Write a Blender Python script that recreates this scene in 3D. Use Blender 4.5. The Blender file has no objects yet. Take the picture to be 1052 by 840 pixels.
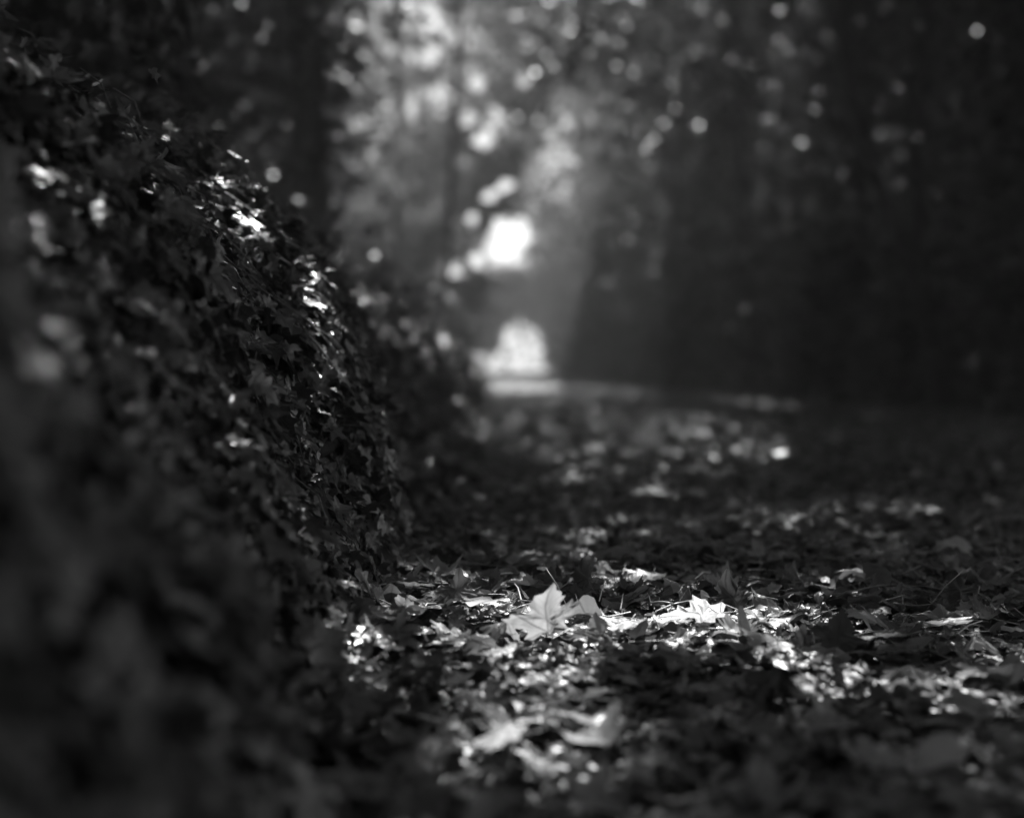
import bpy, math, random
import numpy as np
from mathutils import Vector

SEED = 11
rng = np.random.default_rng(SEED)
random.seed(SEED)
sc = bpy.context.scene
COL = sc.collection
R = math.radians

# ------------------------------------------------------------------ camera numbers
FPX, CX, CY, HOR = 1500.0, 526.0, 420.0, 380.0      # planning only: pixels of the photograph
CAM = np.array([0.0, 0.0, 0.38])
PITCH = math.atan((CY - HOR) / FPX)


def ray(px, py):
    x = (px - CX) / FPX
    yd = -(py - CY) / FPX
    c, s = math.cos(-PITCH), math.sin(-PITCH)
    return np.array([x, c - s * yd, s + c * yd])


def on_ground(px, py, z=0.0):
    d = ray(px, py)
    t = (z - CAM[2]) / d[2]
    p = CAM + d * t
    return float(p[0]), float(p[1])


# ------------------------------------------------------------------ sun
SUN_EL, SUN_AZ = R(47), R(16)
S = np.array([math.sin(SUN_AZ) * math.cos(SUN_EL), math.cos(SUN_AZ) * math.cos(SUN_EL), math.sin(SUN_EL)])


# ------------------------------------------------------------------ helpers
def tag(o, label=None, cat=None, group=None, kind=None):
    if label: o['label'] = label
    if cat: o['category'] = cat
    if group: o['group'] = group
    if kind: o['kind'] = kind
    return o


def empty(name, loc=(0, 0, 0)):
    o = bpy.data.objects.new(name, None)
    o.empty_display_size = 0.1
    o.location = loc
    COL.objects.link(o)
    return o


def build(name, V, F, mat, parent=None, smooth=True, tone=None, uv=None, loc=None):
    """V (n,3), F (m,k) one polygon size. loc: object origin in world (V given in world)."""
    V = np.asarray(V, dtype=np.float32)
    F = np.asarray(F, dtype=np.int32)
    base = np.zeros(3, np.float32) if loc is None else np.asarray(loc, np.float32)
    if parent is not None:
        off = np.array(parent_origin(parent), np.float32)
    else:
        off = base
    me = bpy.data.meshes.new(name)
    m, k = F.shape
    me.vertices.add(len(V)); me.loops.add(m * k); me.polygons.add(m)
    me.vertices.foreach_set('co', (V - off).ravel())
    me.loops.foreach_set('vertex_index', F.ravel())
    me.polygons.foreach_set('loop_start', np.arange(0, m * k, k, dtype=np.int32))
    me.polygons.foreach_set('loop_total', np.full(m, k, np.int32))
    me.polygons.foreach_set('use_smooth', np.full(m, smooth, bool))
    if tone is not None:
        a = me.attributes.new('tone', 'FLOAT', 'POINT'); a.data.foreach_set('value', np.asarray(tone, np.float32))
    if uv is not None:
        a = me.attributes.new('leafuv', 'FLOAT_VECTOR', 'POINT')
        u3 = np.zeros((len(V), 3), np.float32); u3[:, :2] = uv
        a.data.foreach_set('vector', u3.ravel())
    me.update(calc_edges=True); me.validate()
    me.materials.append(mat)
    o = bpy.data.objects.new(name, me)
    COL.objects.link(o)
    if parent is not None:
        o.parent = parent
    else:
        o.location = tuple(float(b) for b in base)
    return o


def parent_origin(p):
    t = np.zeros(3)
    while p is not None:
        t = t + np.array(p.location); p = p.parent
    return t


class Acc:
    def __init__(self): self.V, self.F, self.T, self.U, self.n = [], [], [], [], 0

    def add(self, V, F, tone=0.5, uv=None):
        self.V.append(V); self.F.append(F + self.n)
        self.T.append(np.full(len(V), tone) if np.isscalar(tone) else tone)
        self.U.append(uv if uv is not None else np.zeros((len(V), 2)))
        self.n += len(V)

    def build(self, name, mat, parent=None, **k):
        return build(name, np.concatenate(self.V), np.concatenate(self.F), mat, parent,
                     tone=np.concatenate(self.T), uv=np.concatenate(self.U), **k)


def tube(P, rad, nseg=8, bump=0.0, r=rng):
    """tube along the points P with radii rad -> quads (capped by a tiny end)"""
    P = np.asarray(P, float); n = len(P)
    rad = np.broadcast_to(np.asarray(rad, float), (n,))
    T = np.gradient(P, axis=0); T /= np.linalg.norm(T, axis=1)[:, None] + 1e-9
    ref = np.array([0.31, 0.17, 0.93]) if abs(T[0, 2]) < 0.8 else np.array([0.95, 0.2, 0.1])
    V = []
    a = np.linspace(0, 2 * math.pi, nseg, endpoint=False)
    ph = r.uniform(0, 6.28, 3)
    for i in range(n):
        A = np.cross(T[i], ref); A /= np.linalg.norm(A); B = np.cross(T[i], A)
        rr = rad[i] * (1 + bump * (np.sin(3 * a + ph[0] + i * 0.3) * 0.5 + np.sin(5 * a + ph[1] - i * 0.17) * 0.4 + 0.3 * np.sin(i * 1.3 + ph[2])))
        V.append(P[i] + np.outer(np.cos(a) * rr, A) + np.outer(np.sin(a) * rr, B))
    V.append(np.repeat(P[-1][None], 1, 0))
    V = np.concatenate(V)
    F = []
    for i in range(n - 1):
        for j in range(nseg):
            j2 = (j + 1) % nseg
            F.append((i * nseg + j, i * nseg + j2, (i + 1) * nseg + j2, (i + 1) * nseg + j))
    e = len(V) - 1
    for j in range(nseg):
        F.append(((n - 1) * nseg + j, (n - 1) * nseg + (j + 1) % nseg, e, e))
    F = np.array(F)
    return V, F


def tris(Fq):
    Fq = np.asarray(Fq)
    A = Fq[:, [0, 1, 2]]; B = Fq[:, [0, 2, 3]]
    T = np.concatenate([A, B])
    ok = (T[:, 0] != T[:, 1]) & (T[:, 1] != T[:, 2]) & (T[:, 0] != T[:, 2])
    return T[ok]


# ------------------------------------------------------------------ materials (all grey: a black and white photograph)
def nodes_of(name):
    m = bpy.data.materials.new(name); m.use_nodes = True
    nt = m.node_tree; nt.nodes.clear()
    return m, nt, nt.nodes.new('ShaderNodeOutputMaterial')


def N(nt, typ, **k):
    n = nt.nodes.new(typ)
    for a, b in k.items(): setattr(n, a, b)
    return n


def math_node(nt, op, a, b=None, c=None, clamp=False):
    n = nt.nodes.new('ShaderNodeMath'); n.operation = op; n.use_clamp = clamp
    for i, v in enumerate((a, b, c)):
        if v is None: continue
        if isinstance(v, (int, float)): n.inputs[i].default_value = v
        else: nt.links.new(v, n.inputs[i])
    return n.outputs[0]


def leaf_material(name, lo, hi, rough, spec, transl, tr_gain=1.6, veins=None, mottle=0.35, scale=40.0, backdim=0.0):
    """leaf: base between lo and hi by the tone attribute, mottled; part of the light passes through."""
    m, nt, out = nodes_of(name)
    at = N(nt, 'ShaderNodeAttribute', attribute_name='tone')
    uv = N(nt, 'ShaderNodeAttribute', attribute_name='leafuv')
    base = math_node(nt, 'MULTIPLY_ADD', at.outputs['Fac'], hi - lo, lo)
    tc = N(nt, 'ShaderNodeTexCoord')
    no = N(nt, 'ShaderNodeTexNoise'); no.inputs['Scale'].default_value = scale; no.inputs['Detail'].default_value = 5
    nt.links.new(tc.outputs['Object'], no.inputs['Vector'])
    mt = math_node(nt, 'MULTIPLY_ADD', no.outputs['Fac'], 2 * mottle, 1 - mottle)
    base = math_node(nt, 'MULTIPLY', base, mt)
    height = no.outputs['Fac']
    if veins:
        sep = N(nt, 'ShaderNodeSeparateXYZ'); nt.links.new(uv.outputs['Vector'], sep.inputs[0])
        u, v = sep.outputs[0], sep.outputs[1]
        d = None
        for ang, ln in veins:
            ca, sa = math.cos(R(ang)), math.sin(R(ang))      # angle from +v, to +u
            along = math_node(nt, 'ADD', math_node(nt, 'MULTIPLY', u, sa), math_node(nt, 'MULTIPLY', v, ca))
            perp = math_node(nt, 'ABSOLUTE', math_node(nt, 'SUBTRACT', math_node(nt, 'MULTIPLY', u, ca), math_node(nt, 'MULTIPLY', v, sa)))
            neg = math_node(nt, 'MULTIPLY', math_node(nt, 'LESS_THAN', along, 0.0), 1.0)
            w = math_node(nt, 'ADD', perp, neg)
            # side veins: a herringbone in (along + 0.9 perp)
            d = w if d is None else math_node(nt, 'MINIMUM', d, w)
        herr = math_node(nt, 'PINGPONG', math_node(nt, 'MULTIPLY', math_node(nt, 'ADD', v, math_node(nt, 'MULTIPLY', d, -0.9)), 1.0), 0.055)
        main = math_node(nt, 'SUBTRACT', 1.0, math_node(nt, 'DIVIDE', d, 0.03), clamp=True)
        side = math_node(nt, 'MULTIPLY', math_node(nt, 'SUBTRACT', 1.0, math_node(nt, 'DIVIDE', herr, 0.010), clamp=True), 0.45)
        vm = math_node(nt, 'MAXIMUM', main, side)
        dark = math_node(nt, 'MULTIPLY_ADD', vm, -0.65, 1.0)
        height = math_node(nt, 'ADD', math_node(nt, 'MULTIPLY', no.outputs['Fac'], 0.6), math_node(nt, 'MULTIPLY', vm, 0.7))
        tbase = math_node(nt, 'MULTIPLY', math_node(nt, 'MULTIPLY', base, dark), tr_gain, clamp=True)
        base = math_node(nt, 'MULTIPLY', base, math_node(nt, 'MULTIPLY_ADD', vm, 0.18, 0.93))
    else:
        tbase = math_node(nt, 'MULTIPLY', base, tr_gain, clamp=True)
    comb = N(nt, 'ShaderNodeCombineColor'); tcomb = N(nt, 'ShaderNodeCombineColor')
    for i in range(3):
        nt.links.new(base, comb.inputs[i]); nt.links.new(tbase, tcomb.inputs[i])
    bsdf = N(nt, 'ShaderNodeBsdfPrincipled')
    nt.links.new(comb.outputs[0], bsdf.inputs['Base Color'])
    bsdf.inputs['Roughness'].default_value = rough
    bsdf.inputs['Specular IOR Level'].default_value = spec
    bp = N(nt, 'ShaderNodeBump'); bp.inputs['Strength'].default_value = 0.35; bp.inputs['Distance'].default_value = 0.004
    nt.links.new(height, bp.inputs['Height']); nt.links.new(bp.outputs[0], bsdf.inputs['Normal'])
    tr = N(nt, 'ShaderNodeBsdfTranslucent'); nt.links.new(tcomb.outputs[0], tr.inputs['Color'])
    mix = N(nt, 'ShaderNodeMixShader'); mix.inputs[0].default_value = transl
    nt.links.new(bsdf.outputs[0], mix.inputs[1]); nt.links.new(tr.outputs[0], mix.inputs[2])
    nt.links.new(mix.outputs[0], out.inputs['Surface'])
    return m


def rough_material(name, lo, hi, scale, rough=0.9, bump=0.4, dist=0.02, stretch=(1, 1, 1), spec=0.2):
    m, nt, out = nodes_of(name)
    tc = N(nt, 'ShaderNodeTexCoord')
    mp = N(nt, 'ShaderNodeMapping'); mp.inputs['Scale'].default_value = stretch
    nt.links.new(tc.outputs['Object'], mp.inputs[0])
    no = N(nt, 'ShaderNodeTexNoise'); no.inputs['Scale'].default_value = scale; no.inputs['Detail'].default_value = 8; no.inputs['Roughness'].default_value = 0.65
    nt.links.new(mp.outputs[0], no.inputs['Vector'])
    rp = N(nt, 'ShaderNodeValToRGB')
    rp.color_ramp.elements[0].position = 0.3; rp.color_ramp.elements[0].color = (lo, lo, lo, 1)
    rp.color_ramp.elements[1].position = 0.72; rp.color_ramp.elements[1].color = (hi, hi, hi, 1)
    nt.links.new(no.outputs['Fac'], rp.inputs[0])
    b = N(nt, 'ShaderNodeBsdfPrincipled'); b.inputs['Roughness'].default_value = rough; b.inputs['Specular IOR Level'].default_value = spec
    nt.links.new(rp.outputs[0], b.inputs['Base Color'])
    bp = N(nt, 'ShaderNodeBump'); bp.inputs['Strength'].default_value = bump; bp.inputs['Distance'].default_value = dist
    nt.links.new(no.outputs['Fac'], bp.inputs['Height']); nt.links.new(bp.outputs[0], b.inputs['Normal'])
    nt.links.new(b.outputs[0], out.inputs['Surface'])
    return m


MAPLE_VEINS = ((0, 1), (52, .8), (-52, .8), (100, .5), (-100, .5))
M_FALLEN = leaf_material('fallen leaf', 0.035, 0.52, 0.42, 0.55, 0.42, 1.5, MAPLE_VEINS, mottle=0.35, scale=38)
M_LITTER = leaf_material('leaf litter', 0.022, 0.46, 0.40, 0.6, 0.22, 1.5, MAPLE_VEINS, mottle=0.4, scale=38)
M_IVY = leaf_material('ivy leaf', 0.03, 0.085, 0.30, 0.6, 0.12, 2.0, ((0, 1), (60, .7), (-60, .7)), mottle=0.25, scale=60)
M_CROWN = leaf_material('tree foliage', 0.04, 0.12, 0.42, 0.5, 0.36, 2.0, None, mottle=0.2, scale=3)
M_DARKCROWN = leaf_material('evergreen foliage', 0.02, 0.14, 0.45, 0.4, 0.2, 1.6, None, mottle=0.2, scale=3)
M_BARK = rough_material('bark', 0.03, 0.11, 9, 0.95, 0.8, 0.03, (1, 1, 0.25))
M_STEM = rough_material('vine stem', 0.07, 0.16, 60, 0.5, 0.2, 0.002, spec=0.5)
M_STALK = rough_material('leaf stalk', 0.18, 0.40, 80, 0.5, 0.2, 0.002, spec=0.5)
M_TWIG = rough_material('twig', 0.08, 0.30, 50, 0.7, 0.5, 0.002, spec=0.4)
M_SOIL = rough_material('earth', 0.02, 0.07, 14, 0.95, 0.6, 0.02)
M_PATH = rough_material('trodden earth', 0.035, 0.10, 22, 0.9, 0.7, 0.02)
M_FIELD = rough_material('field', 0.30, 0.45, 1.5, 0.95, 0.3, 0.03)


# ------------------------------------------------------------------ terrain
def ground_z(x, y):
    x = np.asarray(x, float); y = np.asarray(y, float)
    und = 0.012 * np.sin(1.7 * x + 0.9 * y) + 0.010 * np.sin(2.9 * y - 1.3 * x + 1.0) + 0.006 * np.sin(5.1 * x + 4.0 * y)
    und = und * np.clip((12 - y) / 8, 0, 1)
    rise = np.where(y > 38, (y - 38) * 0.017, 0.0)
    return und + rise


def path_right(y):
    return np.interp(y, [0, 12, 25, 40, 50, 60], [4.1, 3.9, 3.0, 2.0, 1.45, 1.4])


def foot_x(y):
    """foot line of the ivy bank"""
    y = np.asarray(y, float)
    return np.interp(y, [0, 1.2, 2.2, 4, 9, 30, 50], [-.235, -.215, -.235, -.29, -.36, -.6, -.95]) + 0.018 * np.sin(3.1 * y) + 0.012 * np.sin(7.3 * y + 1)


BANK_PROFILE = np.array([(0.0, -0.02), (0.04, 0.10), (0.10, 0.27), (0.17, 0.44), (0.25, 0.58), (0.36, 0.70), (0.55, 0.80), (0.95, 0.90), (1.8, 1.0), (4.0, 1.15), (9.0, 1.4), (30, 1.6)])


def bank_pt(t, y):
    """t: distance along the cross profile index 0..11, returns x, z"""
    i = np.clip(np.asarray(t, float), 0, len(BANK_PROFILE) - 1.001)
    k = i.astype(int); f = i - k
    dx = BANK_PROFILE[k, 0] * (1 - f) + BANK_PROFILE[k + 1, 0] * f
    z = BANK_PROFILE[k, 1] * (1 - f) + BANK_PROFILE[k + 1, 1] * f
    y = np.asarray(y, float)
    h = np.interp(y, [0, 2.5, 4, 10, 30, 45, 55], [.98, 1.0, 0.97, 0.93, 0.9, 0.7, 0.35]) * (1 + 0.06 * np.sin(1.9 * y + 0.6) + 0.035 * np.sin(4.7 * y))
    wob = 0.03 * np.sin(2.3 * y + 3 * z) + 0.02 * np.sin(6.1 * y - 5 * z)
    x = foot_x(y) - dx + wob * np.clip(z * 3, 0, 1)
    return x, z * h + np.where(y > 38, (y - 38) * 0.017, 0.0)


# ground: one sheet to the horizon
def grid(xs, ys, zf):
    X, Y = np.meshgrid(xs, ys)
    Z = zf(X, Y)
    V = np.stack([X, Y, Z], -1).reshape(-1, 3)
    nx, ny = len(xs), len(ys)
    idx = np.arange(nx * ny).reshape(ny, nx)
    F = np.stack([idx[:-1, :-1], idx[:-1, 1:], idx[1:, 1:], idx[1:, :-1]], -1).reshape(-1, 4)
    return V, F


def base_z(X, Y):
    far = np.clip((Y - 100) / 200, 0, 1)
    return np.where(Y > 38, (np.minimum(Y, 110) - 38) * 0.017, 0.0) - 0.035 + far * 0.0


xs = np.concatenate([np.linspace(-250, -20, 14), np.linspace(-15, 15, 31), np.linspace(20, 250, 14)])
ys = np.concatenate([np.linspace(-60, -5, 8), np.linspace(-3, 60, 64), np.linspace(65, 140, 16), np.linspace(160, 300, 8)])
V, F = grid(xs, ys, base_z)
g = build('ground', V, F, M_SOIL); tag(g, 'dark forest floor reaching to the horizon', kind='structure')

ys = np.concatenate([np.linspace(-1.5, 12, 220), np.linspace(12.3, 57, 80)])
rows = []
NX = 60
for y in ys:
    x0 = float(foot_x(y)) - 0.25; x1 = float(path_right(y)) + 0.25
    xx = np.linspace(x0, x1, NX)
    rows.append(np.stack([xx, np.full(NX, y), ground_z(xx, np.full(NX, y)) - 0.004], -1))
V = np.concatenate(rows)
idx = np.arange(len(V)).reshape(len(ys), NX)
F = np.stack([idx[:-1, :-1], idx[:-1, 1:], idx[1:, 1:], idx[1:, :-1]], -1).reshape(-1, 4)
o = build('path', V, F, M_PATH); tag(o, 'trodden earth path running straight under the trees', kind='structure')

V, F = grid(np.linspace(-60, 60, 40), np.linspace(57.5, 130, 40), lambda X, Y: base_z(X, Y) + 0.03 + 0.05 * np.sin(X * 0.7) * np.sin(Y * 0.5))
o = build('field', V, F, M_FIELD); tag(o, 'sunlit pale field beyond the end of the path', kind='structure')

ys = np.concatenate([np.linspace(-1.2, 12, 150), np.linspace(12.5, 55, 70)])
ts = np.linspace(0, 11, 56)
rows = []
for y in ys:
    x, z = bank_pt(ts, np.full(len(ts), y))
    rows.append(np.stack([x, np.full(len(ts), y), z - 0.03], -1))
V = np.concatenate(rows); idx = np.arange(len(V)).reshape(len(ys), len(ts))
F = np.stack([idx[:-1, :-1], idx[1:, :-1], idx[1:, 1:], idx[:-1, 1:]], -1).reshape(-1, 4)
o = build('bank', V, F, M_SOIL); tag(o, 'steep earth bank under the ivy', kind='structure')

# ------------------------------------------------------------------ where the canopy lets the sun through (points on the ground plane along the sun)
PATCH = []      # gx, gy, rx, ry, keep (share of leaves that stay)


def g_of(p):
    p = np.asarray(p, float)
    return p[..., :2] - S[:2] / S[2] * p[..., 2:3]


def px_patch(px, py, rx, ry, keep=0.0):
    x, y = on_ground(px, py, .035)
    _, y0 = on_ground(px, py + ry, .035); _, y1 = on_ground(px, py - ry, .035)
    gx, gy = g_of(np.array([x, y, .035]))
    PATCH.append((gx, gy, max(rx / FPX * y, .06), max((y1 - y0) / 2, .08), keep * .5))


for a in ((470, 615, 60, 10, .15), (520, 636, 50, 12, 0), (565, 642, 60, 14, 0), (562, 668, 46, 14, 0), (560, 694, 42, 14, 0), (640, 648, 70, 12, 0), (725, 640, 70, 16, 0), (775, 665, 45, 14, .1),
          (470, 672, 60, 10, .2), (515, 690, 40, 12, .05), (515, 752, 45, 14, 0), (605, 752, 50, 16, .05), (660, 795, 40, 12, .35), (565, 722, 60, 9, .2),
          (850, 690, 50, 7, .1), (885, 690, 14, 8, 0), (830, 625, 70, 12, .35), (960, 640, 110, 22, .5), (985, 700, 90, 20, .42), (880, 760, 110, 18, .64), (700, 740, 60, 10, .6), (640, 596, 90, 10, .4), (450, 590, 40, 14, .35),
          (840, 600, 80, 10, .55), (410, 640, 25, 6, 0), (360, 690, 30, 12, .4), (430, 720, 40, 12, .6),
          (640, 572, 40, 5, .3), (560, 565, 60, 5, .5), (580, 487, 26, 5, .2), (672, 497, 20, 4, .4), (690, 443, 50, 6, .35), (600, 425, 140, 20, .72), (690, 455, 110, 14, .9), (860, 520, 150, 16, .8), (640, 530, 150, 14, .9), (770, 412, 24, 5, .4),
          (600, 398, 45, 4, .5), (525, 396, 52, 4, 0), (560, 410, 60, 3, .5), (640, 402, 30, 3, .5)):
    px_patch(*a)
for k in range(24):        # small flecks over the litter
    px, py = random.uniform(400, 1040), 470 + 370 * random.random() ** 0.8
    x, y = on_ground(px, py); r_ = random.uniform(.006, .022)
    PATCH.append((x, y, r_, r_ * 1.2, 0.0))
def on_bank(px, py):
    d = ray(px, py)
    for t in np.arange(.35, 14, .01):
        p = CAM + d * t
        bx, bz_ = bank_pt(np.linspace(0, 9, 60), np.full(60, p[1]))
        i = int(np.argmin(np.abs(bz_ - p[2])))
        if p[0] <= bx[i] + .05 and p[2] < bz_.max() + .05: return p
    return None


for px, py, r_ in ((20, 122, .002), (42, 136, .004), (24, 188, .008), (75, 210, .004), (88, 213, .003), (60, 232, .0), (34, 252, .002), (6, 300, .014), (36, 328, .012), (110, 350, .010), (130, 300, .010), (75, 435, .010),
                   (92, 380, .016), (8, 500, .016), (160, 405, .012), (118, 140, .014), (178, 172, .012), (60, 320, .014), (165, 268, .008), (20, 345, .01), (135, 442, .01), (215, 480, .012), (110, 425, .01),
                   (304, 448, .010), (310, 506, .008), (322, 524, .006), (296, 542, .012), (292, 568, .012), (294, 584, .010), (352, 665, .012), (365, 685, .012), (348, 762, .010), (358, 345, .01), (378, 360, .006),
                   (212, 205, .010), (222, 214, .014), (236, 222, .014), (244, 232, .014), (256, 240, .016), (266, 252, .014), (276, 262, .014), (290, 272, .010), (262, 284, .010), (312, 296, .010), (322, 318, .010), (240, 262, .010), (225, 250, .015), (330, 345, .010), (340, 360, .015), (230, 228, .010), (250, 244, .010), (262, 262, .016), (205, 215, .012), (285, 280, .016), (300, 300, .014), (318, 330, .014), (270, 316, .012), (332, 400, .012), (228, 302, .010), (206, 236, .014)):
    p = on_bank(px, py)
    if p is not None:
        gx, gy = g_of(p); PATCH.append((gx, gy, r_, r_ * 1.3, 0.0))
for k in range(90):        # flecks on the shoulder and the face of the bank
    y = random.choice([random.uniform(.9, 1.7), random.uniform(1.7, 4.6), random.uniform(2.0, 3.6), random.uniform(2.0, 3.4), random.uniform(4, 14)])
    t = random.gauss(4.6, 0.8) if y > 1.6 else random.uniform(3.2, 6)
    if random.random() < .28: t = random.uniform(.5, 3.5)
    x, z = bank_pt(np.array([t]), np.array([y]))
    gx, gy = g_of(np.array([float(x[0]), y, float(z[0])]))
    r_ = random.uniform(.004, .024)
    PATCH.append((gx, gy, r_, r_ * 1.3, 0.0))
PATCH = np.array(PATCH)


def sun_keep(P, r):
    """which canopy leaves stay, so that the gaps in the canopy let the sun through"""
    G = g_of(P)
    keep = np.ones(len(P), bool)
    u = r.random(len(P))
    near = (G[:, 1] < 60) & (G[:, 1] > 0) & (np.abs(G[:, 0]) < 9)
    I = np.nonzero(near)[0]
    for gx, gy, rx, ry, kp in PATCH:
        d = ((G[I, 0] - gx) / (rx + .022)) ** 2 + ((G[I, 1] - gy) / (ry + .022)) ** 2
        J = I[d < 1]
        keep[J] &= u[J] < kp
    return keep


# ------------------------------------------------------------------ crowns
def leaf_quads(P, size, r, up=0.5):
    n = len(P)
    nrm = r.normal(size=(n, 3)); nrm[:, 2] += up * np.sign(nrm[:, 2]) ; nrm /= np.linalg.norm(nrm, axis=1)[:, None]
    a = r.normal(size=(n, 3)); a -= nrm * (a * nrm).sum(1)[:, None]; a /= np.linalg.norm(a, axis=1)[:, None]
    b = np.cross(nrm, a)
    L = (size * r.uniform(.7, 1.3, n))[:, None]; W = L * r.uniform(.55, .8, n)[:, None]
    v0 = P - a * L * .5; v2 = P + a * L * .5
    v1 = P + b * W * .5 + nrm * L * .08 - a * L * .05; v3 = P - b * W * .5 + nrm * L * .08 - a * L * .05
    V = np.stack([v0, v1, v2, v3], 1).reshape(-1, 3)
    F = np.arange(4 * n).reshape(n, 4)
    return V, F


def in_ellipsoid(n, c, rad, r, shell=0.0):
    d = r.normal(size=(n, 3)); d /= np.linalg.norm(d, axis=1)[:, None]
    q = (shell + (1 - shell) * r.random(n)) ** (1 / 3)
    return np.asarray(c) + d * q[:, None] * np.asarray(rad)


def corridor(P):
    """True where nothing grows: the open air above the path"""
    x, y, z = P[:, 0], P[:, 1], P[:, 2]
    zl = np.interp(y, [0, 12, 25, 40, 47, 53, 56], [3.2, 3.0, 3.0, 2.6, 1.95, 1.95, 2.1])
    xl = np.interp(y, [0, 20, 40, 48, 60], [-.3, -.45, -.7, -.5, -.5]); xr = np.interp(y, [0, 12, 25, 40, 48, 60], [4.0, 3.8, 2.9, 1.8, 1.12, 1.2])
    mid = (xl + xr) / 2; half = (xr - xl) / 2
    q = (np.abs(x - mid) / half) ** 2.4 + (np.maximum(z, 0) / zl) ** 2.4
    jit = np.random.default_rng(len(P)).uniform(.78, 1.3, len(P)) + .08 * np.sin(6.1 * x + 2 * z) + .07 * np.sin(7.3 * z - y)
    e = ((x - .33) / .80) ** 2 + ((z - 1.2) / .93) ** 2
    return np.where(y > 43, e * jit < 1, q * (jit * .5 + .5) < 1) & (y < 57)


def view_gap(P):
    """open sky above the far half of the lane, between the two rows of trees"""
    x, y, z = P[:, 0], P[:, 1], P[:, 2]
    k = 50 / np.maximum(y, 1)          # the gap widens outwards
    x = x * k; z = .38 + (z - .38) * k
    w = 1 + .13 * np.sin(7 * x + 5 * z) + .12 * np.sin(9 * z - 4 * x + 1) + np.random.default_rng(len(P) + 1).normal(0, .1, len(P))
    q = np.full(len(P), 9.0)
    for cx, cz, rr_ in ((-.08, 4.85, .72), (.22, 5.15, .42), (-.35, 5.25, .36), (-1.2, 4.15, .24), (-.75, 6.3, .22), (-.2, 6.7, .26), (-1.35, 5.6, .2), (-1.0, 8.2, .35), (-1.5, 8.9, .3), (-.55, 8.8, .45), (-1.2, 10.1, .25), (-2.9, 12.4, .5), (.4, 10.2, .25)):
        q = np.minimum(q, np.hypot(x - cx, z - cz) / rr_ * w)
    return (y > 26) & (y < 70) & (q < 1)


ALL = []        # every crown leaf set, to measure the shade afterwards
CROWNS = {}     # key -> [P list, size, material, parent, name]


def crown_points(c, rad, nclump, per, spread, r, shell=.25):
    C = in_ellipsoid(nclump, c, rad, r, shell)
    P = np.repeat(C, per, 0) + r.normal(size=(nclump * per, 3)) * spread * np.array([1, 1, .55])
    return P


def add_crown(key, P, size, mat, parent, name, r, gap=True, bank_clear=True):
    ok = ~corridor(P)
    if gap: ok &= ~view_gap(P)
    bz = np.where(P[:, 0] < -.3, 0.9, 0.0)
    ok &= P[:, 2] > bz + .05
    # nothing close to the lens
    d = np.linalg.norm(P - CAM, axis=1)
    ok &= d > 2.5
    P = P[ok]
    P = P[sun_keep(P, r)]
    CROWNS.setdefault(key, [[], size, mat, parent, name])[0].append(P)


def limb(a, b, r0, r1, r, n=9, wig=.12, nseg=8):
    t = np.linspace(0, 1, n)[:, None]
    a, b = np.asarray(a, float), np.asarray(b, float)
    L = np.linalg.norm(b - a)
    P = a + (b - a) * t + np.cumsum(r.normal(size=(n, 3)), 0) * L * wig / n * np.sin(t * math.pi * .9 + .1)
    rad = r0 + (r1 - r0) * t[:, 0] ** .8
    return tube(P, rad, nseg, .10, r)


def tree(x, y, r0, H, crown_specs, label, group, name='tree', lean=(0, 0), nlimb=5, zb=None, leaf=.12, mat=None, gap=True, seed=0, limb_to=None):
    r = np.random.default_rng(1000 + seed)
    zb = (0.85 if x < -.5 and y < 40 else .0) if zb is None else zb
    root = empty(name, (x, y, zb)); tag(root, label, 'tree', group)
    n = 14
    t = np.linspace(0, 1, n)
    P = np.stack([x + lean[0] * t + r.normal(size=n).cumsum() * .012, y + lean[1] * t + r.normal(size=n).cumsum() * .012, zb - .1 + (H + .1) * t], 1)
    rad = r0 * (1.25 - .25 * np.clip(t * 8, 0, 1)) * (1 - .72 * t)
    Vt, Ft = tube(P, rad, 14, .12, r)
    build('trunk', Vt, tris(Ft), M_BARK, root)
    for k in range(nlimb):
        i = int(np.interp(k, [0, max(1, nlimb - 1)], [4, 12]))
        cs = crown_specs[k % len(crown_specs)]
        tgt = in_ellipsoid(1, cs[0], np.array(cs[1]) * .7, r)[0]
        Vl, Fl = limb(P[i], tgt, rad[i] * .6, .012, r)
        build('branch', Vl, tris(Fl), M_BARK, root)
    for k, cs in enumerate(crown_specs):
        c, rd, nc, per, sp = cs
        add_crown(root.name, crown_points(c, rd, nc, per, sp, r), leaf, mat or M_CROWN, root, 'crown', r, gap)
    return root


def shrub(x, y, rx, h, label, group, n=60, per=30, leaf=.11, mat=None, seed=0, zb=None, ry=None, name='shrub', gap=True):
    r = np.random.default_rng(3000 + seed)
    zb = (0.75 if x < -.5 and y < 40 else .0) if zb is None else zb
    root = empty(name, (x, y, zb)); tag(root, label, 'shrub', group)
    for k in range(3):
        Vl, Fl = limb((x + r.normal() * .1, y + r.normal() * .1, zb - .05), (x + r.normal() * rx * .5, y + r.normal() * rx * .5, zb + h * .8), .03, .008, r)
        build('stem', Vl, tris(Fl), M_BARK, root)
    ry = ry or rx
    P = crown_points((x, y, zb + h * .48), (rx, ry, h * .52), n, per, .22, r, .3)
    add_crown(root.name, P, leaf, mat or M_CROWN, root, 'foliage', r, gap)
    return root


GR, GL, GS = 'trees lining the far side of the path', 'trees behind the ivy bank', 'shrubs walling in the path'
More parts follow.
